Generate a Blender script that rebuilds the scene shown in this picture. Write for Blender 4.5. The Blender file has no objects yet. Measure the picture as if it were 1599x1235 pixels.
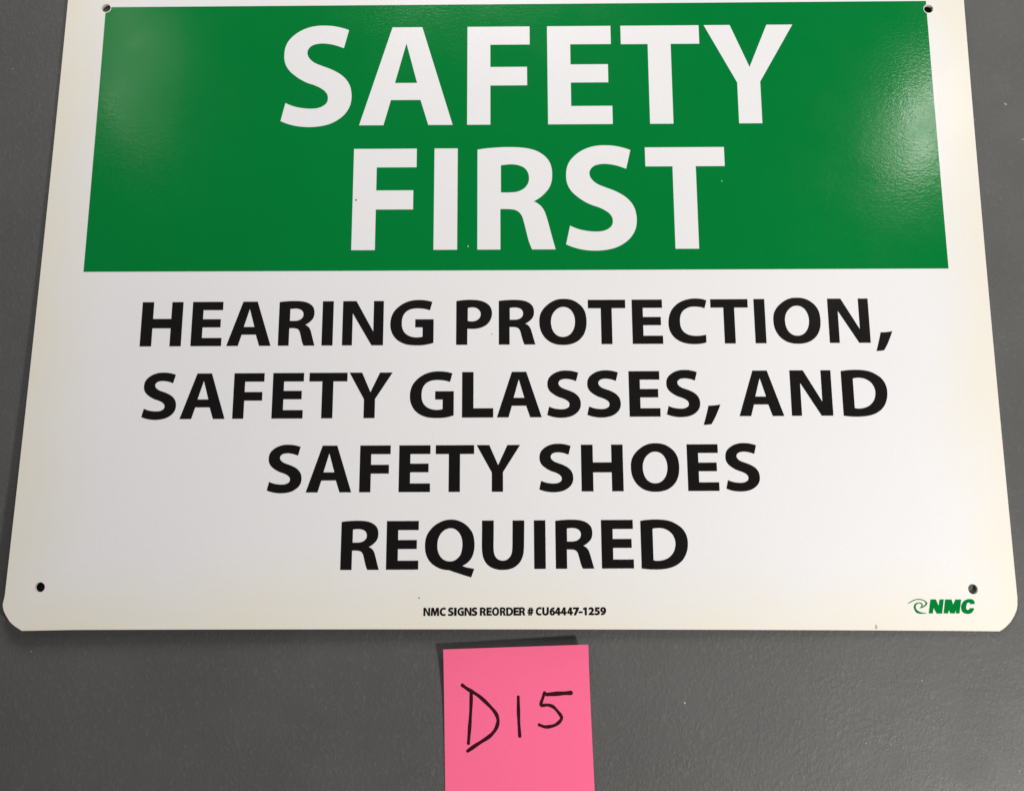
# A workplace safety sign lying on a grey textured tabletop with a pink sticky note, seen from above.
import bpy, math, json
from mathutils import Vector, Matrix
from mathutils.geometry import delaunay_2d_cdt
IN = 0.0254
scene = bpy.context.scene
col = scene.collection
D = json.loads(r'''{"P": {"rx": -0.1849212056775866,"ry": 0.001989278416672972,"rz": -0.0020922989953632695,"tx": 0.03185552481816474,"ty": 1.6829031322730115,"tz": -13.710791255063935,"f": 1450.0,"Hh": 8.849673772264259,"hx": 6.4419588422990355,"hdx": 0.568441092359505,"gx": 0.035377143131694676,"gy": 5.171668338467209,"gw": 12.803411326054896,"gh": 4.319746098020879,"grot": 0.006550470790034898,"bly": -1.1298983088589571,"za": 0.0,"zb": 0.04549792684644379,"zc": 0.06061787144750648,"zd": 0.0,"k1": 0.0},"R": [[0.9999958443933613,0.0018969855983066366,0.00217086195972439],[-0.00226379802759995,0.9829485707445424,0.18386675199651584],[-0.0017850530800499415,-0.18387090231164324,0.9829487803891922]],"T": [0.03185552481816474,1.6829031322730115,-13.710791255063935],"rows": {"1": [-3e-05,2.31074,1.62752],"2": [0.00037,0.32055,1.6077],"3": [0.00152,-1.12969,0.66862],"4": [0.00164,-2.20341,0.66785],"5": [-0.00014,-3.26853,0.66535],"6": [0.00078,-4.34185,0.67082],"7": [-0.00063,-4.96752,0.10276]},
"glyphs": {"S": [[[0.6192,0.9746,1],[0.5741,0.9915],[0.5291,1.0045],[0.4662,1.0176],[0.3946,1.0231],[0.3231,1.0217],[0.2609,1.0114],[0.1903,0.9866],[0.1291,0.9511],[0.0772,0.9058],[0.039,0.8546],[0.0172,0.7966],[0.0101,0.729],[0.0132,0.6711],[0.0305,0.6132],[0.0635,0.5602],[0.114,0.5119],[0.173,0.4685],[0.236,0.4346],[0.3075,0.4084],[0.3613,0.3814],[0.4065,0.3478],[0.4323,0.3096],[0.4379,0.2716],[0.4278,0.229],[0.3893,0.1942],[0.3416,0.1756],[0.2804,0.1703],[0.21,0.1754],[0.1392,0.1891],[0.0858,0.2074],[0.0392,0.2295,1],[0.0,0.0474,1],[0.049,0.0255],[0.1111,0.0054],[0.1728,-0.0072],[0.243,-0.0141],[0.3216,-0.0127],[0.4,-0.0019],[0.4693,0.0184],[0.5296,0.051],[0.5853,0.0958],[0.6276,0.1521],[0.6523,0.2134],[0.6604,0.2749],[0.658,0.3319],[0.643,0.3986],[0.6152,0.4513],[0.5696,0.5022],[0.5155,0.5409],[0.4526,0.5739],[0.3719,0.6061],[0.2908,0.6451],[0.2542,0.6791],[0.2325,0.7178],[0.2294,0.7564],[0.2459,0.793],[0.2762,0.8189],[0.3202,0.8331],[0.3735,0.8376],[0.436,0.8313],[0.4987,0.8163],[0.5437,0.7996],[0.5751,0.7877,1]]],"A": [[[0.2961,1.0,1],[0.5805,1.0,1],[0.8765,0.0,1],[0.6485,0.0,1],[0.5727,0.2531,1],[0.2942,0.2531,1],[0.228,0.0,1],[0.0,0.0,1]],[[0.4314,0.8333,1],[0.5381,0.4264,1],[0.3286,0.4264,1]]],"F": [[[0.0024,1.0,1],[0.5947,1.0,1],[0.5947,0.813,1],[0.2202,0.813,1],[0.2202,0.5841,1],[0.5675,0.5841,1],[0.5675,0.3954,1],[0.2202,0.3954,1],[0.2202,0.0,1],[0.0024,0.0,1]]],"E": [[[0.0047,1.0,1],[0.6101,1.0,1],[0.6101,0.8121,1],[0.2235,0.8121,1],[0.2235,0.6057,1],[0.5778,0.6057,1],[0.5778,0.4207,1],[0.2235,0.4207,1],[0.2235,0.1832,1],[0.6101,0.1832,1],[0.6101,0.0,1],[0.0047,0.0,1]]],"T": [[[0.0014,1.0,1],[0.7472,1.0,1],[0.7472,0.8096,1],[0.4747,0.8096,1],[0.4747,0.0,1],[0.2562,0.0,1],[0.2562,0.8096,1],[0.0014,0.8096,1]]],"Y": [[[0.0,1.0,1],[0.2474,1.0,1],[0.4179,0.5676,1],[0.5979,1.0,1],[0.8451,1.0,1],[0.5111,0.4185,1],[0.5111,0.0,1],[0.2941,0.0,1],[0.2941,0.4107,1]]],"R": [[[0.0055,0.9865,1],[0.0842,0.9983],[0.1634,1.0053],[0.2427,1.0096],[0.322,1.0101],[0.4101,1.0058],[0.498,0.9921],[0.577,0.9635],[0.6381,0.9192],[0.6814,0.8628],[0.7025,0.7927],[0.7061,0.7275],[0.6992,0.6626],[0.6739,0.5979],[0.6341,0.5473],[0.59,0.506],[0.5313,0.4695,1],[0.572,0.4462],[0.6065,0.4121],[0.6321,0.3679],[0.6489,0.3175],[0.6738,0.2214],[0.7027,0.1031],[0.7299,0.0,1],[0.5124,0.0,1],[0.4862,0.0678],[0.4611,0.1678],[0.4401,0.2591],[0.4231,0.3186],[0.3973,0.3599],[0.3627,0.383],[0.3279,0.3914],[0.2844,0.3944],[0.2192,0.3947,1],[0.2192,0.0,1],[0.0055,0.0,1]],[[0.2252,0.8279,1],[0.2773,0.8351],[0.33,0.8376],[0.3914,0.828],[0.4439,0.8034],[0.4769,0.7613],[0.4888,0.7101],[0.4822,0.6545],[0.4512,0.6065],[0.4074,0.5762],[0.3636,0.5625],[0.3112,0.5582],[0.2252,0.5586,1]]],"I": [[[0.0045,1.0,1],[0.2232,1.0,1],[0.2232,0.0,1],[0.0045,0.0,1]]],"H": [[[0.0027,1.0,1],[0.2538,1.0,1],[0.2538,0.6179,1],[0.6475,0.6179,1],[0.6475,1.0,1],[0.8931,1.0,1],[0.8931,0.0,1],[0.6475,0.0,1],[0.6475,0.4053,1],[0.2538,0.4053,1],[0.2538,0.0,1],[0.0027,0.0,1]]],"N": [[[0.0054,1.0,1],[0.2979,1.0,1],[0.6778,0.3093,1],[0.6778,1.0,1],[0.8951,1.0,1],[0.8951,0.0,1],[0.6444,0.0,1],[0.2228,0.7201,1],[0.2228,0.0,1],[0.0054,0.0,1]]],"G": [[[0.9091,0.9748,1],[0.8083,1.002],[0.7055,1.0164],[0.6131,1.0201],[0.5106,1.0143],[0.4083,0.9935],[0.3065,0.9536],[0.2051,0.8903],[0.1144,0.8058],[0.0498,0.7106],[0.0112,0.5943],[0.0,0.4887],[0.0085,0.3727],[0.0432,0.2672],[0.101,0.1724],[0.1787,0.0985],[0.2712,0.0456],[0.3734,0.0116],[0.4854,-0.0026],[0.6074,-0.0064],[0.7191,-0.0007],[0.8205,0.0155],[0.9422,0.0495,1],[0.9422,0.5799,1],[0.5415,0.5799,1],[0.5415,0.3979,1],[0.7035,0.3979,1],[0.7035,0.1871,1],[0.6455,0.1758],[0.5641,0.172],[0.4825,0.183],[0.4006,0.2128],[0.3284,0.2657],[0.2814,0.3344],[0.2565,0.4135],[0.2509,0.498],[0.2593,0.6036],[0.2905,0.6881],[0.3507,0.762],[0.4318,0.8062],[0.5135,0.8249],[0.6056,0.8286],[0.6978,0.8218],[0.78,0.8075],[0.8591,0.7837,1]]],"O": [[[0.5264,1.0264],[0.4133,1.0175],[0.2998,0.9755],[0.1859,0.8995],[0.0874,0.7991],[0.0247,0.6881],[0.0011,0.5771],[0.0,0.4715],[0.0141,0.3554],[0.0608,0.2342],[0.1361,0.1288],[0.2471,0.0444],[0.3687,-0.0002],[0.5008,-0.0135],[0.6332,-0.0047],[0.756,0.0313],[0.8693,0.104],[0.9527,0.2033],[1.0061,0.3291],[1.0272,0.466],[1.0237,0.6034],[0.9985,0.7306],[0.9341,0.8476],[0.8432,0.9332],[0.7416,0.9923],[0.6342,1.0205]],[[0.5237,0.8445],[0.4415,0.829],[0.369,0.7817],[0.3066,0.7078],[0.2644,0.6074],[0.2528,0.5018],[0.2638,0.3963],[0.2962,0.3013],[0.3514,0.2274],[0.4221,0.1819],[0.5085,0.1657],[0.5954,0.181],[0.6727,0.231],[0.7301,0.3096],[0.7644,0.4042],[0.7764,0.5096],[0.766,0.6153],[0.7317,0.7108],[0.6766,0.7853],[0.6055,0.8303]]],"C": [[[0.8456,0.9776,1],[0.7522,1.0057],[0.6499,1.0191],[0.5574,1.0196],[0.4541,1.0073],[0.3397,0.9739],[0.235,0.9213],[0.1397,0.8421],[0.0642,0.7417],[0.0191,0.6255],[0.0,0.5199],[0.0006,0.3933],[0.0272,0.2774],[0.0848,0.1772],[0.1635,0.0981],[0.2633,0.04],[0.364,0.0081],[0.4857,-0.0083],[0.5978,-0.0089],[0.7104,0.0031],[0.8078,0.0266,1],[0.8078,0.1998,1],[0.7179,0.1823],[0.6155,0.1744],[0.534,0.178],[0.4529,0.1931],[0.3726,0.2282],[0.3035,0.2917],[0.2656,0.3708],[0.2508,0.4658],[0.2552,0.5819],[0.2823,0.677],[0.3311,0.7456],[0.3944,0.793],[0.4778,0.8265],[0.5706,0.8366],[0.6628,0.8297],[0.7341,0.8177],[0.7947,0.7929,1]]],"P": [[[0.0055,0.9879,1],[0.1001,1.0034],[0.2027,1.0135],[0.3053,1.0172],[0.4182,1.0123],[0.5312,0.9957],[0.6338,0.9569],[0.7159,0.899],[0.7671,0.8158],[0.7855,0.7202],[0.7752,0.625],[0.7414,0.5406],[0.6852,0.4669],[0.6138,0.4146],[0.522,0.3782],[0.42,0.3598],[0.3282,0.3581],[0.2494,0.3607,1],[0.2494,0.0,1],[0.0055,0.0,1]],[[0.2574,0.8313,1],[0.3162,0.8427],[0.3982,0.8422],[0.47,0.8121],[0.5213,0.7588],[0.5388,0.6951],[0.5267,0.6263],[0.4859,0.5736],[0.4297,0.5401],[0.348,0.5247],[0.2969,0.5281],[0.2574,0.5378,1]]],"D": [[[0.0022,0.978,1],[0.102,0.993],[0.2349,1.0037],[0.3773,1.004],[0.5189,0.9929],[0.6488,0.9611],[0.7663,0.9014],[0.8718,0.8181],[0.9357,0.7248],[0.9726,0.6111],[0.9782,0.4876],[0.9651,0.385],[0.926,0.2725],[0.8625,0.1705],[0.765,0.0842],[0.6599,0.0287],[0.5465,-0.0033],[0.4141,-0.0209],[0.2827,-0.0253],[0.142,-0.0195],[0.0022,-0.0034,1]],[[0.254,0.8141,1],[0.3239,0.8262],[0.3952,0.8289],[0.4856,0.815],[0.5741,0.7763],[0.6505,0.7108],[0.6997,0.6229],[0.72,0.5301],[0.7103,0.4274],[0.678,0.3353],[0.6162,0.2537],[0.5413,0.1978],[0.4583,0.1676],[0.3764,0.1527],[0.3058,0.1531],[0.254,0.1636,1]]],"Q": [[[0.5291,1.0247],[0.4153,1.0112],[0.3073,0.9708],[0.1996,0.9068],[0.1087,0.8159],[0.0398,0.7091],[0.0068,0.5915],[0.0,0.4635],[0.0147,0.3357],[0.0571,0.2293],[0.1282,0.1336],[0.2203,0.0643],[0.3175,0.0162],[0.4036,-0.0075],[0.4895,-0.0132,1],[0.5756,-0.0432],[0.7047,-0.0861],[0.8229,-0.1236],[0.9572,-0.1644,1],[1.0209,0.0093,1],[0.9188,0.0288],[0.8435,0.0451],[0.7767,0.0719,1],[0.8431,0.1086],[0.9181,0.1717],[0.9716,0.2457],[1.0089,0.3517],[1.0247,0.4795],[1.0166,0.6184],[0.9859,0.7364],[0.926,0.8333],[0.8389,0.9197],[0.741,0.9794],[0.6322,1.0156]],[[0.5252,0.846],[0.4387,0.8271],[0.3634,0.7771],[0.3047,0.7023],[0.2659,0.6009],[0.2553,0.4835],[0.2684,0.3769],[0.3093,0.281],[0.3692,0.2117],[0.4448,0.1742],[0.5148,0.1633],[0.5954,0.1756],[0.665,0.2155],[0.7291,0.2894],[0.7608,0.385],[0.7731,0.4915],[0.7649,0.609],[0.7264,0.7163],[0.6663,0.7916],[0.6011,0.8328]]],"U": [[[0.0024,1.0,1],[0.2467,1.0,1],[0.2442,0.6289],[0.2419,0.4793],[0.244,0.394],[0.258,0.3088],[0.2945,0.2363],[0.3591,0.1861],[0.429,0.172],[0.499,0.1833],[0.5692,0.2349],[0.6116,0.3069],[0.6282,0.392],[0.6318,0.4772],[0.6336,0.6269],[0.6376,1.0,1],[0.8819,1.0,1],[0.876,0.6256],[0.8741,0.5187],[0.8701,0.412],[0.8552,0.295],[0.8113,0.1784],[0.7354,0.0835],[0.6382,0.0205],[0.5306,-0.0085],[0.4231,-0.0153],[0.305,-0.0041],[0.1868,0.0388],[0.1007,0.108],[0.0415,0.2037],[0.009,0.3207],[0.0001,0.4379],[0.0,0.5232],[0.0009,0.6301]]],"L": [[[0.0039,1.0,1],[0.2494,1.0,1],[0.2494,0.2015,1],[0.6738,0.2015,1],[0.6738,0.0,1],[0.0039,0.0,1]]],",": [[[0.1213,0.2318,1],[0.2122,0.2348],[0.3015,0.2434],[0.3791,0.2577,1],[0.3188,0.1132],[0.2536,-0.0261],[0.1713,-0.1685,1],[0.0922,-0.1806],[0.0,-0.1863,1],[0.0584,0.0028]]],"M": [[[0.0,0.0,1],[0.07,1.0,1],[0.36,1.0,1],[0.53,0.45,1],[0.72,1.0,1],[1.0,1.0,1],[1.06,0.0,1],[0.83,0.0,1],[0.8,0.62,1],[0.6,0.02,1],[0.43,0.02,1],[0.24,0.62,1],[0.21,0.0,1]]],"4": [[[0.57,0.0,1],[0.57,0.22,1],[0.72,0.22,1],[0.72,0.4,1],[0.57,0.4,1],[0.57,0.97,1],[0.31,0.97,1],[0.0,0.38,1],[0.0,0.22,1],[0.34,0.22,1],[0.34,0.0,1]],[[0.2,0.4,1],[0.34,0.4,1],[0.34,0.7,1]]],"7": [[[0.04,0.97,1],[0.73,0.97,1],[0.73,0.83,1],[0.37,0.0,1],[0.12,0.0,1],[0.46,0.78,1],[0.04,0.78,1]]],"1": [[[0.45,0.97,1],[0.24,0.97,1],[0.0,0.86,1],[0.04,0.69,1],[0.22,0.76,1],[0.22,0.0,1],[0.45,0.0,1]]],"2": [[[0.02,0.14,1],[0.2,0.3],[0.36,0.47],[0.42,0.62],[0.36,0.74],[0.25,0.78],[0.14,0.75],[0.07,0.68,1],[0.0,0.85,1],[0.12,0.93],[0.29,0.98],[0.48,0.94],[0.62,0.82],[0.66,0.65],[0.6,0.48],[0.46,0.32],[0.32,0.2,1],[0.67,0.2,1],[0.67,0.0,1],[0.02,0.0,1]]],"5": [[[0.62,0.97,1],[0.11,0.97,1],[0.05,0.46,1],[0.16,0.48],[0.26,0.46],[0.38,0.41],[0.42,0.31],[0.36,0.21],[0.24,0.18],[0.12,0.19],[0.03,0.24,1],[0.0,0.06,1],[0.12,0.01],[0.27,-0.01],[0.46,0.03],[0.6,0.14],[0.66,0.32],[0.6,0.49],[0.46,0.6],[0.27,0.62,1],[0.28,0.78,1],[0.62,0.78,1]]],"6": [[[0.6,0.98,1],[0.52,0.98],[0.36,0.94],[0.18,0.82],[0.05,0.62],[0.0,0.38],[0.04,0.18],[0.16,0.03],[0.35,-0.01],[0.54,0.04],[0.66,0.18],[0.69,0.33],[0.63,0.5],[0.5,0.61],[0.34,0.62],[0.25,0.57,1],[0.33,0.7],[0.44,0.76],[0.6,0.79,1]],[[0.35,0.46],[0.27,0.42],[0.25,0.32],[0.29,0.2],[0.36,0.16],[0.43,0.2],[0.46,0.32],[0.42,0.42]]],"9": [[[0.09,-0.01,1],[0.17,-0.01],[0.33,0.03],[0.51,0.15],[0.64,0.35],[0.69,0.59],[0.65,0.79],[0.53,0.94],[0.34,0.98],[0.15,0.93],[0.03,0.79],[0.0,0.64],[0.06,0.47],[0.19,0.36],[0.35,0.35],[0.44,0.4,1],[0.36,0.27],[0.25,0.21],[0.09,0.18,1]],[[0.34,0.51],[0.42,0.55],[0.44,0.65],[0.4,0.77],[0.33,0.81],[0.26,0.77],[0.23,0.65],[0.27,0.55]]],"#": [[[0.14,0.0,1],[0.28,0.0,1],[0.31,0.28,1],[0.43,0.28,1],[0.4,0.0,1],[0.54,0.0,1],[0.57,0.28,1],[0.72,0.28,1],[0.73,0.42,1],[0.59,0.42,1],[0.61,0.58,1],[0.75,0.58,1],[0.76,0.72,1],[0.62,0.72,1],[0.65,0.97,1],[0.51,0.97,1],[0.48,0.72,1],[0.36,0.72,1],[0.39,0.97,1],[0.25,0.97,1],[0.22,0.72,1],[0.08,0.72,1],[0.07,0.58,1],[0.2,0.58,1],[0.18,0.42,1],[0.04,0.42,1],[0.03,0.28,1],[0.17,0.28,1]],[[0.32,0.42,1],[0.45,0.42,1],[0.47,0.58,1],[0.34,0.58,1]]],"-": [[[0.0,0.27,1],[0.42,0.27,1],[0.42,0.44,1],[0.0,0.44,1]]]},
"place": {"1": [["S",-3.5904,1.0],["A",-2.3885,1.0],["F",-0.745,1.0],["E",0.4861,1.0],["T",1.6314,1.0],["Y",2.9263,1.0]],"2": [["F",-2.4583,1.0],["I",-1.2407,1.0],["R",-0.5905,1.0],["S",0.7397,1.0],["T",1.9532,1.0]],"3": [["H",-5.492,1.006],["E",-4.7561,1.103],["A",-4.2321,1.103],["R",-3.4861,1.103],["I",-2.8509,1.103],["N",-2.5534,1.006],["G",-1.8513,1.006],["P",-0.8915,1.006],["R",-0.2686,1.103],["O",0.3295,1.006],["T",1.0433,1.103],["E",1.6848,1.103],["C",2.2222,1.006],["T",2.8441,1.103],["I",3.4789,1.103],["O",3.7606,1.006],["N",4.5645,1.006],[",",5.2395,1.006]],"4": [["S",-5.3883,1.103],["A",-4.8403,1.103],["F",-4.0892,1.103],["E",-3.5304,1.103],["T",-3.0035,1.103],["Y",-2.4245,1.103],["G",-1.5478,1.006],["L",-0.799,1.006],["A",-0.2949,1.103],["S",0.4281,1.103],["S",1.0045,1.103],["E",1.6095,1.103],["S",2.1492,1.103],[",",2.6723,1.006],["A",3.1945,1.103],["N",3.9458,1.006],["D",4.6932,1.006]],"5": [["S",-3.5438,1.103],["A",-2.9942,1.103],["F",-2.2434,1.103],["E",-1.6889,1.103],["T",-1.1672,1.103],["Y",-0.584,1.103],["S",0.3028,1.103],["H",0.901,1.006],["O",1.6094,1.006],["E",2.4096,1.103],["S",2.954,1.103]],"6": [["R",-2.4771,1.103],["E",-1.8423,1.103],["Q",-1.3008,1.006],["U",-0.507,1.006],["I",0.2186,1.103],["R",0.5185,1.103],["E",1.1611,1.103],["D",1.7164,1.006]],"7": [["N",-1.3071,0.948],["M",-1.2053,1.01],["C",-1.0826,0.906],["S",-0.9677,1.036],["I",-0.8845,1.221],["G",-0.8385,0.864],["N",-0.7418,0.988],["S",-0.6417,1.038],["R",-0.5304,1.018],["E",-0.4395,1.063],["O",-0.3623,0.861],["R",-0.2542,0.969],["D",-0.1682,0.905],["E",-0.067,1.098],["R",0.0107,1.023],["#",0.1224,1.029],["C",0.2406,0.87],["U",0.3292,0.949],["6",0.4303,0.996],["4",0.5054,1.035],["4",0.5893,0.976],["4",0.675,0.987],["7",0.7494,1.082],["-",0.8324,1.119],["1",0.8925,1.013],["2",0.9677,1.0],["5",1.0499,1.026],["9",1.1309,1.059]]},"logo": {"N": [[5.7167,-4.7821,1],[5.7938,-4.7825,1],[5.8242,-4.8672,1],[5.8441,-4.7827,1],[5.9044,-4.783,1],[5.863,-4.9746,1],[5.7862,-4.9742,1],[5.7516,-4.8994,1],[5.7342,-4.9719,1],[5.6761,-4.9717,1]],"M": [[5.921,-4.7844,1],[6.0115,-4.7849,1],[6.0286,-4.852,1],[6.0651,-4.7851,1],[6.1469,-4.7855,1],[6.1039,-4.9738,1],[6.0524,-4.9736,1],[6.0633,-4.9302,1],[6.035,-4.9735,1],[5.9768,-4.9732,1],[5.9609,-4.9297,1],[5.9468,-4.973,1],[5.8833,-4.9727,1]],"C": [[6.3273,-4.847,1],[6.3302,-4.8177],[6.3127,-4.7916],[6.2735,-4.7803],[6.233,-4.7833],[6.184,-4.804],[6.1501,-4.8429],[6.1343,-4.8883],[6.1365,-4.9338],[6.1615,-4.9664],[6.207,-4.9796],[6.2541,-4.9766],[6.2902,-4.9508],[6.3183,-4.9035,1],[6.2581,-4.9032,1],[6.2394,-4.9226],[6.2189,-4.9264],[6.204,-4.9082],[6.2092,-4.8757],[6.2241,-4.84],[6.2488,-4.8271],[6.2667,-4.85,1]],"swirl": [[5.3863,-4.8455,1],[5.4326,-4.8132],[5.4886,-4.7855],[5.5498,-4.7747],[5.6029,-4.7815],[5.6446,-4.8013],[5.6744,-4.8353,1],[5.6491,-4.8631],[5.61,-4.8889],[5.5517,-4.9049,1],[5.5774,-4.879],[5.5861,-4.8563],[5.5742,-4.84],[5.5478,-4.8359],[5.5198,-4.8495],[5.5038,-4.8786],[5.5079,-4.9079],[5.529,-4.9339],[5.5675,-4.9523],[5.6069,-4.9609],[5.6582,-4.9703,1],[5.5989,-4.9751],[5.5521,-4.9749],[5.5193,-4.9683],[5.4915,-4.9422],[5.4768,-4.9045],[5.4776,-4.872],[5.4969,-4.8428],[5.532,-4.8255],[5.5657,-4.8224],[5.5949,-4.8336],[5.6042,-4.8564],[5.5969,-4.8778,1],[5.6224,-4.863],[5.6449,-4.8351],[5.6273,-4.8077],[5.5951,-4.7932],[5.5487,-4.7871],[5.4944,-4.796],[5.4384,-4.823]]},"holes": [[-6.3894,9.4343],[6.4415,9.3997],[-6.5325,0.5715],[6.3903,0.5666]],"BLc": [[-7.014,0.334],[-7.0037,0.2912],[-6.9882,0.2484],[-6.9453,0.1802],[-6.8938,0.1121],[-6.8453,0.0696],[-6.7795,0.0273],[-6.7142,-0.0117]],"BRc": [[6.708,-0.0014],[6.7837,0.0442],[6.8325,0.0873],[6.8768,0.1304],[6.9337,0.2081],[6.9728,0.2859],[6.9914,0.3553],[6.9949,0.4074]],"specks": [[-2.4035,1.1053],[-0.7182,0.372],[3.0995,1.3849],[4.9332,-5.1707],[-1.3718,-4.7278],[-0.3667,-0.9738]],"strokes": {"D": [[[0.1853,0.6906],[0.1849,0.6257],[0.1774,0.5147],[0.1694,0.4222],[0.1606,0.3296]],[[0.1274,0.7383],[0.1568,0.7144],[0.1969,0.6884],[0.2414,0.6569],[0.2944,0.6049],[0.3425,0.5487],[0.3622,0.5069],[0.363,0.4654],[0.344,0.4197],[0.3072,0.3787],[0.2528,0.3424],[0.2031,0.3106],[0.1552,0.2768]]],"one": [[[0.508,0.6464],[0.5065,0.564],[0.5066,0.4723],[0.5101,0.3761]]],"five": [[[0.7058,0.6585],[0.7645,0.6617],[0.8187,0.6642],[0.8684,0.6658]],[[0.689,0.6698],[0.6752,0.6337],[0.6628,0.5865],[0.7078,0.5856],[0.7433,0.5731],[0.7736,0.5408],[0.7974,0.504],[0.7939,0.4814],[0.766,0.4546],[0.7296,0.4397],[0.6847,0.4358],[0.6449,0.4501]]]}}''')

# ------------------------------------------------------------------ camera
cam_d = bpy.data.cameras.new('camera')
cam_d.sensor_width = 36.0
cam_d.lens = 1450.0 / 1599.0 * 36.0
cam_d.clip_start = 0.01
cam_d.clip_end = 50
cam = bpy.data.objects.new('camera', cam_d)
col.objects.link(cam)
Rm = Matrix(D['R']); T = Vector(D['T'])
loc = -(Rm.transposed() @ T) * IN
cam.matrix_world = Matrix.Translation(loc) @ Rm.transposed().to_4x4()
scene.camera = cam

# ------------------------------------------------------------------ light
world = bpy.data.worlds.new('World'); scene.world = world
world.use_nodes = True
bg = world.node_tree.nodes['Background']
bg.inputs[0].default_value = (1.0, 0.99, 0.985, 1)
bg.inputs[1].default_value = 0.14

def lamp(name, pos, target, size, power, color, size_y=None, axis=None):
    l = bpy.data.lights.new(name, 'AREA')
    l.shape = 'RECTANGLE' if size_y else 'SQUARE'
    l.size = size
    if size_y: l.size_y = size_y
    l.energy = power; l.color = color
    o = bpy.data.objects.new(name, l); col.objects.link(o)
    z = (Vector(pos) - Vector(target)).normalized()
    y = Vector(axis or (0, 1, 0)); y = (y - z * y.dot(z)).normalized(); x = y.cross(z)
    o.matrix_world = Matrix.Translation(pos) @ Matrix((x, y, z)).transposed().to_4x4()
    return o
def along(p, d, k): return tuple(a + b * k for a, b in zip(p, d))
lamp('ceiling_or_fill_lamp', along((0.163, 0.063, 0.0), (0.384, 0.385, 0.840), 0.95), (0.05, 0, 0), 0.045, 0.74, (1.0, 0.97, 0.90), 0.10, (0.25, 1, 0))
lamp('ceiling_or_fill_lamp', along((-0.1455, 0.105, 0.0), (-0.361, 0.488, 0.795), 1.9), (-0.1, 0, 0), 0.03, 0.32, (1.0, 0.95, 0.86), 0.13, (1, -1, 0))
lamp('ceiling_or_fill_lamp', along((-0.1545, 0.070, 0.0), (-0.377, 0.438, 0.816), 1.9), (-0.1, 0, 0), 0.03, 0.32, (1.0, 0.95, 0.86), 0.15, (1, -1.2, 0))
lamp('front_right_lamp', (0.42, -0.40, 0.38), (0.15, 0.0, 0), 0.06, 3.4, (1.0, 0.975, 0.94))  # unseen source at lower right, casting the note's shadow; brought close for falloff
lamp('ceiling_or_fill_lamp', (0.80, 0.60, 0.62), (0.05, 0.05, 0), 0.20, 1.9, (1.0, 0.98, 0.95))  # added fill from the upper right, placed so its reflection stays out of view
lamp('ceiling_or_fill_lamp', (-0.03, 0.52, 0.38), (-0.10, 0.09, 0), 0.24, 2.75, (1.0, 0.985, 0.97))  # added fill beyond the top edge, brightens the sign's upper left
scene.view_settings.view_transform = 'Standard'
scene.view_settings.look = 'None'
scene.view_settings.exposure = 0.0
scene.view_settings.gamma = 1.0

# ------------------------------------------------------------------ materials
def new_mat(name):
    m = bpy.data.materials.new(name); m.use_nodes = True
    nt = m.node_tree
    return m, nt, nt.nodes['Principled BSDF']
def coords(nt, scale=(1, 1, 1), rot=0):
    tc = nt.nodes.new('ShaderNodeTexCoord'); mp = nt.nodes.new('ShaderNodeMapping')
    mp.inputs['Scale'].default_value = scale; mp.inputs['Rotation'].default_value = (0, 0, rot)
    nt.links.new(tc.outputs['Object'], mp.inputs[0]); return mp.outputs[0]
def noise(nt, vec, scale, detail=3, rough=0.5, dist=0.0):
    n = nt.nodes.new('ShaderNodeTexNoise'); n.inputs['Scale'].default_value = scale
    n.inputs['Detail'].default_value = detail; n.inputs['Roughness'].default_value = rough
    n.inputs['Distortion'].default_value = dist
    nt.links.new(vec, n.inputs['Vector']); return n.outputs['Fac']
def ramp(nt, fac, a, b, ca, cb):
    r = nt.nodes.new('ShaderNodeMapRange'); r.inputs[1].default_value = a; r.inputs[2].default_value = b
    r.inputs[3].default_value = ca; r.inputs[4].default_value = cb
    nt.links.new(fac, r.inputs[0]); return r.outputs[0]
def math_(nt, op, a, b):
    m = nt.nodes.new('ShaderNodeMath'); m.operation = op
    for i, v in ((0, a), (1, b)):
        if isinstance(v, (int, float)): m.inputs[i].default_value = v
        else: nt.links.new(v, m.inputs[i])
    return m.outputs[0]
def mix(nt, fac, c1, c2):
    m = nt.nodes.new('ShaderNodeMix'); m.data_type = 'RGBA'
    nt.links.new(fac, m.inputs[0])
    for i, v in ((6, c1), (7, c2)):
        if isinstance(v, tuple): m.inputs[i].default_value = (*v, 1)
        else: nt.links.new(v, m.inputs[i])
    return m.outputs[2]
def bump(nt, bsdf, h, dist, strength=1.0):
    b = nt.nodes.new('ShaderNodeBump'); b.inputs['Distance'].default_value = dist
    b.inputs['Strength'].default_value = strength
    nt.links.new(h, b.inputs['Height']); nt.links.new(b.outputs[0], bsdf.inputs['Normal'])

def sign_mat(name, c_lo, c_hi, rough, spec=0.5, bumpd=0.000012, blotch=True):
    m, nt, b = new_mat(name)
    v = coords(nt)
    grain = ramp(nt, noise(nt, v, 900, 4, 0.65), 0.3, 0.7, 0, 1)
    broad = ramp(nt, noise(nt, v, 14, 3, 0.5), 0.35, 0.65, 0, 1)
    fac = math_(nt, 'ADD', math_(nt, 'MULTIPLY', grain, 0.6), math_(nt, 'MULTIPLY', broad, 0.4))
    nt.links.new(mix(nt, fac, c_lo, c_hi), b.inputs['Base Color'])
    nt.links.new(ramp(nt, noise(nt, v, 60, 3, 0.6), 0.3, 0.7, rough - 0.02, rough + 0.03), b.inputs['Roughness'])
    b.inputs['Specular IOR Level'].default_value = spec
    vs = coords(nt, (1, 1.7, 1), math.radians(28))
    h = math_(nt, 'ADD', noise(nt, vs, 620, 2, 0.5), math_(nt, 'MULTIPLY', noise(nt, v, 1900, 2, 0.5), 0.25))
    bump(nt, b, h, bumpd)
    return m
M_white = sign_mat('white_plastic', (0.755, 0.745, 0.755), (0.795, 0.785, 0.795), 0.25, 0.22)
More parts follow.
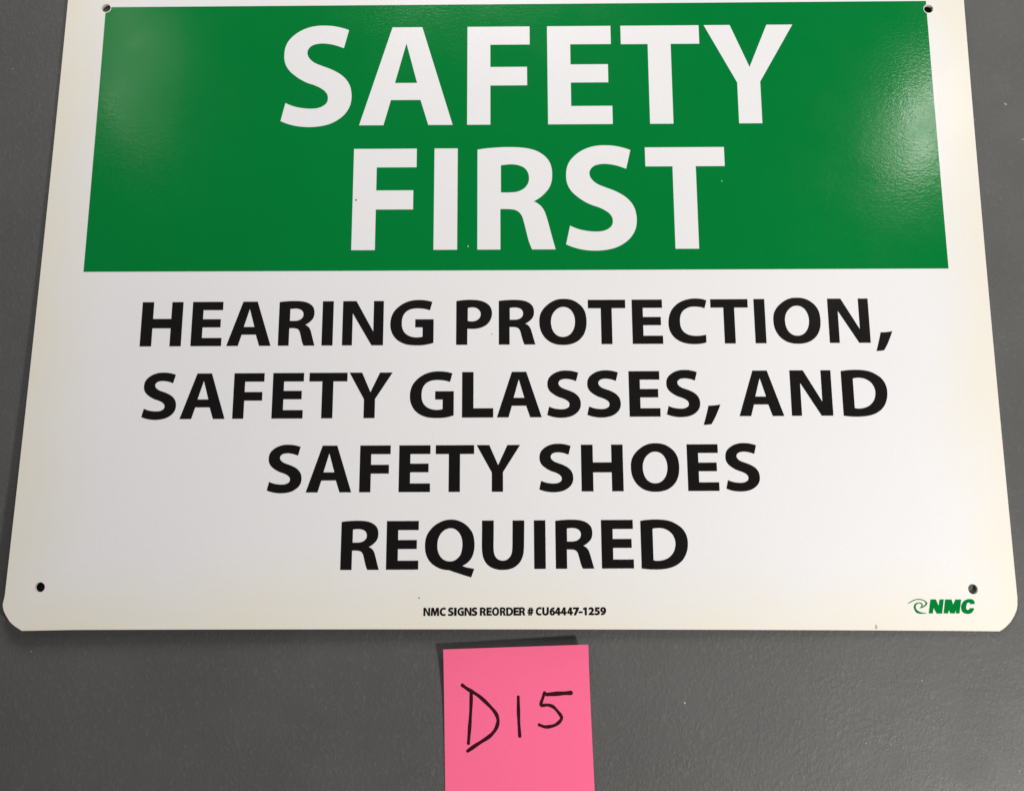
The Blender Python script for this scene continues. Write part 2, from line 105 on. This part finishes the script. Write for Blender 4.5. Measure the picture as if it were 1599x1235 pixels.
nt = M_white.node_tree; b = nt.nodes['Principled BSDF']       # the white blends to cream towards the side and lower edges
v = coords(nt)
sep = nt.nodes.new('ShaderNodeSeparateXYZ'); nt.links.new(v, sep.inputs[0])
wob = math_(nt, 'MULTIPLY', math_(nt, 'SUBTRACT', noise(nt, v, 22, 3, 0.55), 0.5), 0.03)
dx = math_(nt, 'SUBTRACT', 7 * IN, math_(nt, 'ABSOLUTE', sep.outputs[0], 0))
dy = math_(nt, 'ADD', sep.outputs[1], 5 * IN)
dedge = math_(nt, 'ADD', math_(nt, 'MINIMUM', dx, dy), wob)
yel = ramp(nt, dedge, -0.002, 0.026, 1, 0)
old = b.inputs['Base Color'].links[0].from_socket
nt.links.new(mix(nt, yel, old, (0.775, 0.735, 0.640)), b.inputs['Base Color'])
M_green = sign_mat('green_ink', (0.0, 0.172, 0.030), (0.0, 0.188, 0.036), 0.135, 0.15, 0.000027)
M_black = sign_mat('black_ink', (0.0052, 0.0040, 0.0044), (0.0080, 0.0063, 0.0066), 0.3, 0.2)
M_core = sign_mat('plastic_core', (0.60, 0.57, 0.50), (0.64, 0.61, 0.55), 0.5)

M_table, nt, b = new_mat('grey_textured_laminate')
v = coords(nt)
vs = coords(nt, (1.0, 0.72, 1), math.radians(-25))
n1 = noise(nt, vs, 820, 4, 0.62, 0.4)
n2 = noise(nt, v, 330, 2, 0.5, 0.3)
sparse = ramp(nt, noise(nt, v, 95, 3, 0.6), 0.42, 0.62, 0.6, 1.0)
vor = nt.nodes.new('ShaderNodeTexVoronoi'); vor.feature = 'F1'; vor.inputs['Scale'].default_value = 210
nt.links.new(vs, vor.inputs['Vector'])
pits = ramp(nt, vor.outputs['Distance'], 0.04, 0.14, 0, 1)
peaks = math_(nt, 'MULTIPLY', ramp(nt, n1, 0.40, 0.78, 0, 1), sparse)
h = math_(nt, 'ADD', math_(nt, 'MULTIPLY', peaks, 1.0), math_(nt, 'ADD', math_(nt, 'MULTIPLY', n2, 0.55), math_(nt, 'MULTIPLY', pits, 0.22)))
bump(nt, b, h, 0.00009)
cf = ramp(nt, noise(nt, v, 18, 4, 0.6), 0.35, 0.65, 0, 1)
c_ = mix(nt, cf, (0.074, 0.074, 0.0715), (0.085, 0.085, 0.0825))
fine = math_(nt, 'MAXIMUM', ramp(nt, noise(nt, v, 1500, 2, 0.6), 0.66, 0.8, 0, 0.5), ramp(nt, n1, 0.55, 0.75, 0, 0.45))
nt.links.new(mix(nt, fine, c_, (0.14, 0.137, 0.130)), b.inputs['Base Color'])
nt.links.new(ramp(nt, noise(nt, v, 40, 4, 0.6), 0.3, 0.7, 0.50, 0.60), b.inputs['Roughness'])
b.inputs['Specular IOR Level'].default_value = 0.5

M_pink, nt, b = new_mat('pink_paper')
v = coords(nt)
f = ramp(nt, noise(nt, v, 1400, 5, 0.7), 0.3, 0.7, 0, 1)
nt.links.new(mix(nt, f, (0.93, 0.138, 0.280), (0.97, 0.156, 0.310)), b.inputs['Base Color'])
b.inputs['Roughness'].default_value = 0.75
b.inputs['Specular IOR Level'].default_value = 0.25
bump(nt, b, noise(nt, v, 1600, 4, 0.6), 0.00002)
M_pen, nt, b = new_mat('marker_ink')
v = coords(nt)
f = ramp(nt, noise(nt, v, 700, 4, 0.7), 0.35, 0.7, 0, 1)
nt.links.new(mix(nt, f, (0.026, 0.0015, 0.006), (0.048, 0.003, 0.011)), b.inputs['Base Color'])
b.inputs['Roughness'].default_value = 0.6; b.inputs['Specular IOR Level'].default_value = 0.12
M_lint, nt, b = new_mat('pale_lint'); b.inputs['Base Color'].default_value = (0.42, 0.41, 0.39, 1); b.inputs['Roughness'].default_value = 0.8
M_grime, nt, b = new_mat('dark_grime'); b.inputs['Base Color'].default_value = (0.05, 0.04, 0.035, 1); b.inputs['Roughness'].default_value = 0.8
M_rust, nt, b = new_mat('brown_smudge'); b.inputs['Base Color'].default_value = (0.46, 0.38, 0.32, 1); b.inputs['Roughness'].default_value = 0.6

# ------------------------------------------------------------------ helpers
P = D['P']
def zsheet(x, y):                       # the sheet is very slightly bowed and twisted (inches)
    w = (y - 5) / 5
    return P['zb'] * w * w + P['zc'] * x / 7 * w
cg, sg = math.cos(P['grot']), math.sin(P['grot'])
def from_print(x, y):                   # the print sits a fraction of a degree askew on the sheet
    return cg * x - sg * y + P['gx'], sg * x + cg * y + P['gy']
def W3(x, y, z): return (x * IN, (y - 5) * IN, z * IN)
def link(name, me, mat, parent=None, kind=None, label=None):
    o = bpy.data.objects.new(name, me); col.objects.link(o)
    if mat: me.materials.append(mat)
    if parent: o.parent = parent
    if kind: o['kind'] = kind
    if label: o['label'] = label
    return o
def mesh(name, vs, fs, smooth=True):
    me = bpy.data.meshes.new(name); me.from_pydata(vs, [], fs); me.update()
    if smooth: me.polygons.foreach_set('use_smooth', [True] * len(me.polygons))
    return me
def spline(c, sub=4):
    """closed outline: points flagged as corners stay sharp, the others lie on a smooth curve"""
    n = len(c); out = []
    corner = [len(p) > 2 for p in c]
    for i in range(n):
        p1, p2 = c[i], c[(i + 1) % n]
        out.append((p1[0], p1[1]))
        if corner[i] and corner[(i + 1) % n]: continue
        p0 = c[i - 1] if not corner[i] else None
        p3 = c[(i + 2) % n] if not corner[(i + 1) % n] else None
        d = math.dist(p1[:2], p2[:2])
        def tang(a, b, m):               # centripetal-like tangent at m between a and b
            da, db = math.dist(a[:2], m[:2]), math.dist(m[:2], b[:2])
            if da < 1e-9 or db < 1e-9: return (0, 0)
            ta = [(m[k] - a[k]) / da for k in (0, 1)]; tb = [(b[k] - m[k]) / db for k in (0, 1)]
            t = [(ta[k] * db + tb[k] * da) / (da + db) for k in (0, 1)]
            return (t[0] * d, t[1] * d)
        t1 = tang(p0, p2, p1) if p0 else None
        t2 = tang(p1, p3, p2) if p3 else None
        ch = (p2[0] - p1[0], p2[1] - p1[1])
        if t1 is None: t1 = (1.5 * ch[0] - .5 * t2[0], 1.5 * ch[1] - .5 * t2[1]) if t2 else ch
        if t2 is None: t2 = (1.5 * ch[0] - .5 * t1[0], 1.5 * ch[1] - .5 * t1[1])
        for s in range(1, sub):
            t = s / sub
            h1 = 2*t**3 - 3*t**2 + 1; h2 = t**3 - 2*t**2 + t; h3 = -2*t**3 + 3*t**2; h4 = t**3 - t**2
            out.append(tuple(h1*p1[k] + h2*t1[k] + h3*p2[k] + h4*t2[k] for k in (0, 1)))
    return out
def fill(loops, step):
    """triangulated region bounded by loops (later ones are holes), with a grid of inner points"""
    vs, es = [], []
    for lp in loops:
        b0 = len(vs)
        dense = []
        for i, p in enumerate(lp):       # cut long edges so the outline follows the bow
            q = lp[(i + 1) % len(lp)]; k = max(1, int(math.dist(p, q) / step))
            dense += [(p[0] + (q[0]-p[0]) * j / k, p[1] + (q[1]-p[1]) * j / k) for j in range(k)]
        vs += dense; m = len(dense)
        es += [(b0 + i, b0 + (i + 1) % m) for i in range(m)]
    xs = [v_[0] for v_ in vs]; ys = [v_[1] for v_ in vs]
    x = math.floor(min(xs) / step) * step + step / 2
    while x < max(xs):
        y = math.floor(min(ys) / step) * step + step / 2
        while y < max(ys):
            vs.append((x + 1e-4, y + 2e-4)); y += step
        x += step
    r = delaunay_2d_cdt([Vector(v_) for v_ in vs], es, [], 1, 1e-7)
    pv = [tuple(v_) for v_ in r[0]]
    def inside(px, py):
        odd = False
        for lp in loops:
            for i in range(len(lp)):
                (ax, ay), (bx, by) = lp[i - 1], lp[i]
                if (ay > py) != (by > py) and px < ax + (py - ay) * (bx - ax) / (by - ay): odd = not odd
        return odd
    fs_ = []
    for f_ in r[2]:
        a, b_, c_3 = (pv[i] for i in f_)
        if inside((a[0] + b_[0] + c_3[0]) / 3, (a[1] + b_[1] + c_3[1]) / 3): fs_.append(tuple(f_))
    return pv, r[1], fs_
def ccw(v_, f_):
    a, b_, c_2 = (v_[i] for i in f_[:3])
    return f_ if (b_[0]-a[0])*(c_2[1]-a[1]) - (b_[1]-a[1])*(c_2[0]-a[0]) > 0 else f_[::-1]
def print_layer(name, loops, lift, mat, parent, step=0.5, in_print=True, drop=None):
    v2, e2, f2 = fill(loops, step)
    if in_print: v2 = [from_print(*p) for p in v2]
    f2 = [ccw(v2, f_) for f_ in f2]
    if drop:
        f2 = [f_ for f_ in f2 if not drop(sum(v2[i][0] for i in f_) / 3, sum(v2[i][1] for i in f_) / 3)]
    used = sorted({i for f_ in f2 for i in f_}); ix = {k: n for n, k in enumerate(used)}
    return link(name, mesh(name, [W3(*v2[i], zsheet(*v2[i]) + lift) for i in used], [tuple(ix[i] for i in f_) for f_ in f2]), mat, parent)

# ------------------------------------------------------------------ tabletop
ZT = -0.0695
def slab(x0, x1, y0, y1, z0, z1):
    vs = [(x, y, z) for z in (z0, z1) for y in (y0, y1) for x in (x0, x1)]
    return mesh('table_top', vs, [(4, 5, 7, 6), (0, 2, 3, 1), (0, 1, 5, 4), (1, 3, 7, 5), (3, 2, 6, 7), (2, 0, 4, 6)], False)
link('table_top', slab(-0.62, 0.62, -0.45, 0.42, ZT * IN - 0.028, ZT * IN), M_table, kind='structure')

# ------------------------------------------------------------------ the sign
TH = 0.048
sign = bpy.data.objects.new('safety_sign', None); col.objects.link(sign)
sign.empty_display_size = 0.05
sign['label'] = 'white plastic safety sign with green header band lying flat on grey tabletop'
sign['category'] = 'sign'
HR = 0.0685
def circle(cx, cy, r, n=36, wob=0.0, ph=0.0):
    return [(cx + r * (1 + wob * math.sin(2 * a + ph)) * math.cos(a), cy + r * (1 + wob * math.sin(2 * a + ph)) * math.sin(a))
            for a in (2 * math.pi * i / n for i in range(n))]
outline = [tuple(p) for p in D['BLc']] + [tuple(p) for p in D['BRc']]
outline += [(7, 0.46), (7, 9.64)] + [(6.64 + .36 * math.cos(a), 9.64 + .36 * math.sin(a)) for a in (math.pi/2 * i / 6 for i in range(1, 7))]
outline += [(-6.64 + .36 * math.cos(a), 9.64 + .36 * math.sin(a)) for a in (math.pi/2 + math.pi/2 * i / 6 for i in range(0, 7))] + [(-7, 0.46)]
# the lower edge was cut with a hair of a bow
k = len(D['BLc'])
low = [(x, 0.017 * (1 - ((x - .3) / 6.6) ** 2)) for x in (-6 + i * 0.75 for i in range(17))]
outline = outline[:k] + low + outline[k:]
holes = [circle(x, y, HR, 36, 0.03, i * 1.3) for i, (x, y) in enumerate(D['holes'])]
v2, e2, f2 = fill([outline] + holes, 0.25)
n = len(v2)
f2 = [ccw(v2, f_) for f_ in f2]
edge_count = {}
for f_ in f2:
    for i in range(3):
        edge_count[(f_[i], f_[(i + 1) % 3])] = 1
rim = [(a, b_) for (a, b_) in edge_count if (b_, a) not in edge_count]
top = [W3(x, y, zsheet(x, y)) for x, y in v2]
bot = [W3(x, y, zsheet(x, y) - TH) for x, y in v2]
vs = top + bot; fs = list(f2) + [tuple(i + n for i in f_[::-1]) for f_ in f2]
walls = []
dup = {}
def d_(i, side):
    if (i, side) not in dup:
        dup[(i, side)] = len(vs); vs.append((top if side == 0 else bot)[i])
    return dup[(i, side)]
for a, b_ in rim: walls.append((d_(a, 0), d_(a, 1), d_(b_, 1), d_(b_, 0)))
me = mesh('panel', vs, fs + walls)
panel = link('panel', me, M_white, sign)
me.materials.append(M_core)
for p in list(me.polygons)[len(fs):]: p.material_index = 1

gw, gh = P['gw'] / 2, P['gh']
hc = D['holes']
def in_hole(x, y): return any(math.dist((x, y), h_) < HR + 0.012 for h_ in hc)
ring = []
def to_print(x, y):
    x -= P['gx']; y -= P['gy']; return cg * x + sg * y, -sg * x + cg * y
def band_outline():
    """green band with bites where the two top holes pass through its corners"""
    o = [(-gw, 0), (gw, 0)]
    r = HR + 0.012
    cx, cy = to_print(*hc[1])
    pts = [(cx + r * math.cos(a), cy + r * math.sin(a)) for a in (math.radians(d) for d in range(270, 90, -10))]
    pts = [p for p in pts if p[0] < gw]
    o += [(gw, pts[0][1])] + pts + [(gw, pts[-1][1]), (gw, gh)]
    cx, cy = to_print(*hc[0])
    pts = [(cx + r * math.cos(a), cy + r * math.sin(a)) for a in (math.radians(d) for d in range(120, -140, -10))]
    pts = [p for p in pts if p[0] > -gw and p[1] < gh]
    if pts:
        o += [(pts[0][0], gh)] + pts + [(-gw, pts[-1][1])]
    else: o += [(-gw, gh)]
    return o
band = print_layer('green_band', [band_outline()], 0.0012, M_green, sign, 0.25)

def swell(lp, d):
    """push an outline outwards (ink gain on the small print)"""
    n_ = len(lp); ar = sum(lp[i-1][0] * lp[i][1] - lp[i][0] * lp[i-1][1] for i in range(n_)); sg_ = 1 if ar > 0 else -1
    out = []
    for i in range(n_):
        a, p, c = lp[i-1], lp[i], lp[(i+1) % n_]
        d1 = math.dist(a, p) or 1e-9; d2 = math.dist(p, c) or 1e-9
        n1 = ((p[1]-a[1]) / d1, -(p[0]-a[0]) / d1); n2 = ((c[1]-p[1]) / d2, -(c[0]-p[0]) / d2)
        q = max(0.45, 1 + n1[0]*n2[0] + n1[1]*n2[1])
        out.append((p[0] + sg_ * d * (n1[0]+n2[0]) / q, p[1] + sg_ * d * (n1[1]+n2[1]) / q))
    return out
def glyph(ch, x0, sx, row, lift, mat, parent, name):
    m, q, cap = D['rows'][str(row)]
    loops = []
    for c in D['glyphs'][ch]:
        lp = spline(c)
        if row == '7': lp = swell(lp, 0.035 if len(loops) == 0 else -0.02)
        loops.append([(x0 + x * cap * sx, q + m * x0 + y * cap) for x, y in lp])
    return print_layer(name, loops, lift, mat, parent)
for row, items in D['place'].items():
    for ch, x0, sx in items:
        nm = 'digit' if ch.isdigit() else {',': 'comma', '#': 'number_symbol', '-': 'hyphen'}.get(ch, 'letter')
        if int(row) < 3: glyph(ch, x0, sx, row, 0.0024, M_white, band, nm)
        else: glyph(ch, x0, sx, row, 0.0018, M_black, sign, nm)
logo = print_layer('logo', [spline(D['logo']['swirl'])], 0.0018, M_green, sign)
for ch in 'NMC': print_layer('letter', [spline(D['logo'][ch])], 0.0018, M_green, logo)

# small nicks and dirt on the print
def speck(x, y, rx, ry, rot, mat, parent, name, lift=0.0032):
    c = [(x + rx * math.cos(a) * math.cos(rot) - ry * math.sin(a) * math.sin(rot), y + rx * math.cos(a) * math.sin(rot) + ry * math.sin(a) * math.cos(rot))
         for a in (2 * math.pi * i / 9 for i in range(9))]
    c = [(px + rx * .25 * math.sin(7.1 * i + x * 9), py + ry * .25 * math.cos(5.3 * i + y * 7)) for i, (px, py) in enumerate(c)]
    return print_layer(name, [c], lift, mat, parent)
s = D['specks']
speck(*s[0], .017, .012, .3, M_grime, sign, 'dirt_speck')
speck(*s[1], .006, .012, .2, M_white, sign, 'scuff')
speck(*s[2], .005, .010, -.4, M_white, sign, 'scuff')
speck(s[3][0], s[3][1] + .02, .014, .03, .1, M_rust, sign, 'dirt_speck')
speck(*s[4], .010, .007, .1, M_grime, sign, 'dirt_speck')
speck(*s[5], .010, .006, .1, M_grime, sign, 'dirt_speck')

# ------------------------------------------------------------------ sticky note
note = bpy.data.objects.new('sticky_note', None); col.objects.link(note)
note['label'] = 'pink sticky note handwritten D15, lying just below the sign'
note['category'] = 'sticky note'
NTL, NTR, NBL, NBR = (-0.9636, -0.2532), (1.0194, -0.1806), (-0.9146, -2.1021), (1.0916, -2.0993)
def note_pt(s_, t, lift=0.0):
    u = max(t, 0); h_ = 0.010 + 0.012 * u + u ** 4.5 * (0.078 + 0.060 * s_) + 0.003 * math.sin(5.0 * s_ + 2 * u) * u
    x = (1-t) * ((1-s_) * NBL[0] + s_ * NBR[0]) + t * ((1-s_) * NTL[0] + s_ * NTR[0])
    y = (1-t) * ((1-s_) * NBL[1] + s_ * NBR[1]) + t * ((1-s_) * NTL[1] + s_ * NTR[1])
    return W3(x, y, ZT + h_ + lift)
NS, NT_ = 28, 30
vs = []; fs = []
ts = [-0.09 + 1.09 * j / NT_ for j in range(NT_ + 1)]
for lift in (0.0, -0.004):
    for t in ts:
        for i in range(NS + 1): vs.append(note_pt(i / NS, t, lift))
w = NS + 1; off = w * (NT_ + 1)
for j in range(NT_):
    for i in range(NS):
        a = j * w + i
        fs.append((a, a + 1, a + w + 1, a + w)); fs.append((off + a, off + a + w, off + a + w + 1, off + a + 1))
def rim_face(*idx):
    k0 = len(vs); vs.extend(vs[i] for i in idx); fs.append(tuple(range(k0, k0 + 4)))
for i in range(NS):
    rim_face(i + 1, i, off + i, off + i + 1); a = NT_ * w + i; rim_face(a, a + 1, off + a + 1, off + a)
for j in range(NT_):
    a = j * w; rim_face(a, off + a, off + a + w, a + w); a += NS; rim_face(a + w, off + a + w, off + a, a)
link('paper', mesh('paper', vs, fs), M_pink, note)

def ribbon(paths, width, name):
    vs, fs = [], []
    for pi, path in enumerate(paths):
        # resample smooth curve through the pen path, in note inches
        pts = [(p[0] * 2.0, p[1] * 1.85) for p in path]
        c = [tuple(p) for p in pts]
        dense = []
        for i in range(len(c) - 1):
            p0 = c[max(i-1, 0)]; p1 = c[i]; p2 = c[i+1]; p3 = c[min(i+2, len(c)-1)]
            for s_ in range(6):
                t = s_ / 6
                dense.append(tuple(.5 * (2*p1[k] + (p2[k]-p0[k])*t + (2*p0[k]-5*p1[k]+4*p2[k]-p3[k])*t*t + (3*p1[k]-p0[k]-3*p2[k]+p3[k])*t**3) for k in (0, 1)))
        dense.append(c[-1])
        m = len(dense); hw0 = width[pi] / 2
        L = []
        base = len(vs); CAP = 4
        frames = []
        for i, p in enumerate(dense):
            a = dense[max(i-1, 0)]; b_ = dense[min(i+1, m-1)]
            d = math.dist(a, b_) or 1e-9; tx, ty = (b_[0]-a[0]) / d, (b_[1]-a[1]) / d
            frames.append((p, tx, ty, hw0 * (1 + .10 * math.sin(i * .55 + pi * 2 + len(path)))))
        seq = []
        p, tx, ty, hw = frames[0]
        for q in range(CAP): a = math.pi/2 * (q + .3) / CAP; seq.append((p[0] - tx*hw*math.cos(a), p[1] - ty*hw*math.cos(a), tx, ty, hw*math.sin(a)))
        seq += [(p[0], p[1], tx, ty, hw) for p, tx, ty, hw in frames]
        p, tx, ty, hw = frames[-1]
        for q in range(CAP - 1, -1, -1): a = math.pi/2 * (q + .3) / CAP; seq.append((p[0] + tx*hw*math.cos(a), p[1] + ty*hw*math.cos(a), tx, ty, hw*math.sin(a)))
        for x, y, tx, ty, hw in seq:
            for sd in (1, -1):
                X, Y = x - ty * hw * sd, y + tx * hw * sd
                vs.append(note_pt(X / 2.0, Y / 1.85, 0.0012 + 0.0008 * pi))
        for i in range(len(seq) - 1):
            a = base + 2 * i; fs.append((a, a + 1, a + 3, a + 2))
    return link(name, mesh(name, vs, fs), M_pen, note)
ribbon(D['strokes']['D'], (0.045, 0.047), 'letter')
ribbon(D['strokes']['one'], (0.044,), 'digit')
ribbon(D['strokes']['five'], (0.054, 0.042), 'digit')

# ------------------------------------------------------------------ lint and dust on the tabletop
import random
rnd = random.Random(7)
vs, fs = [], []
def fleck(x, y, rx, ry, rot, h_=0.004):
    k0 = len(vs)
    for i in range(6):
        a = math.pi / 3 * i; px, py = rx * math.cos(a), ry * math.sin(a)
        vs.append(W3(x + px * math.cos(rot) - py * math.sin(rot), y + px * math.sin(rot) + py * math.cos(rot), ZT + 0.001 + h_ * .2 * rnd.random()))
    vs.append(W3(x, y, ZT + h_))
    fs.extend((k0 + i, k0 + (i + 1) % 6, k0 + 6) for i in range(6))
for x, y, r_, q in ((7.574, 7.886, .014, .024), (7.783, 7.304, .014, .010), (2.338, -.962, .014, .014), (7.076, 7.629, .008, .008), (6.832, -1.833, .010, .010),
                    (5.61, -.662, .008, .012), (4.78, -1.482, .010, .008), (-6.643, -.3, .010, .006), (-7.777, 8.429, .012, .008)):
    fleck(x, y, r_, q, rnd.random() * 3, .006)
for i in range(110):
    x, y = rnd.uniform(-9, 9), rnd.uniform(-2.6, 10)
    r_ = rnd.uniform(.002, .0045); fleck(x, y, r_, r_ * rnd.uniform(.5, 1), rnd.random() * 3, .002)
hair = [(1.505 + .012 * math.sin(t * 2.2), -1.63 - .19 * t) for t in (i / 14 for i in range(15))]
hair = [(1.50 + .10 * t ** 1.5, -1.62 - .20 * t) for t in (i / 14 for i in range(15))]
for (x0, y0), (x1, y1) in zip(hair, hair[1:]):
    k0 = len(vs)
    for x, y in ((x0, y0), (x1, y1)):
        vs.extend((W3(x - .0022, y, ZT + .002), W3(x + .0022, y, ZT + .002), W3(x, y, ZT + .008)))
    fs.extend(((k0, k0 + 3, k0 + 5, k0 + 2), (k0 + 1, k0 + 2, k0 + 5, k0 + 4)))
dust = link('dust', mesh('dust', vs, fs, False), M_lint, kind='stuff')
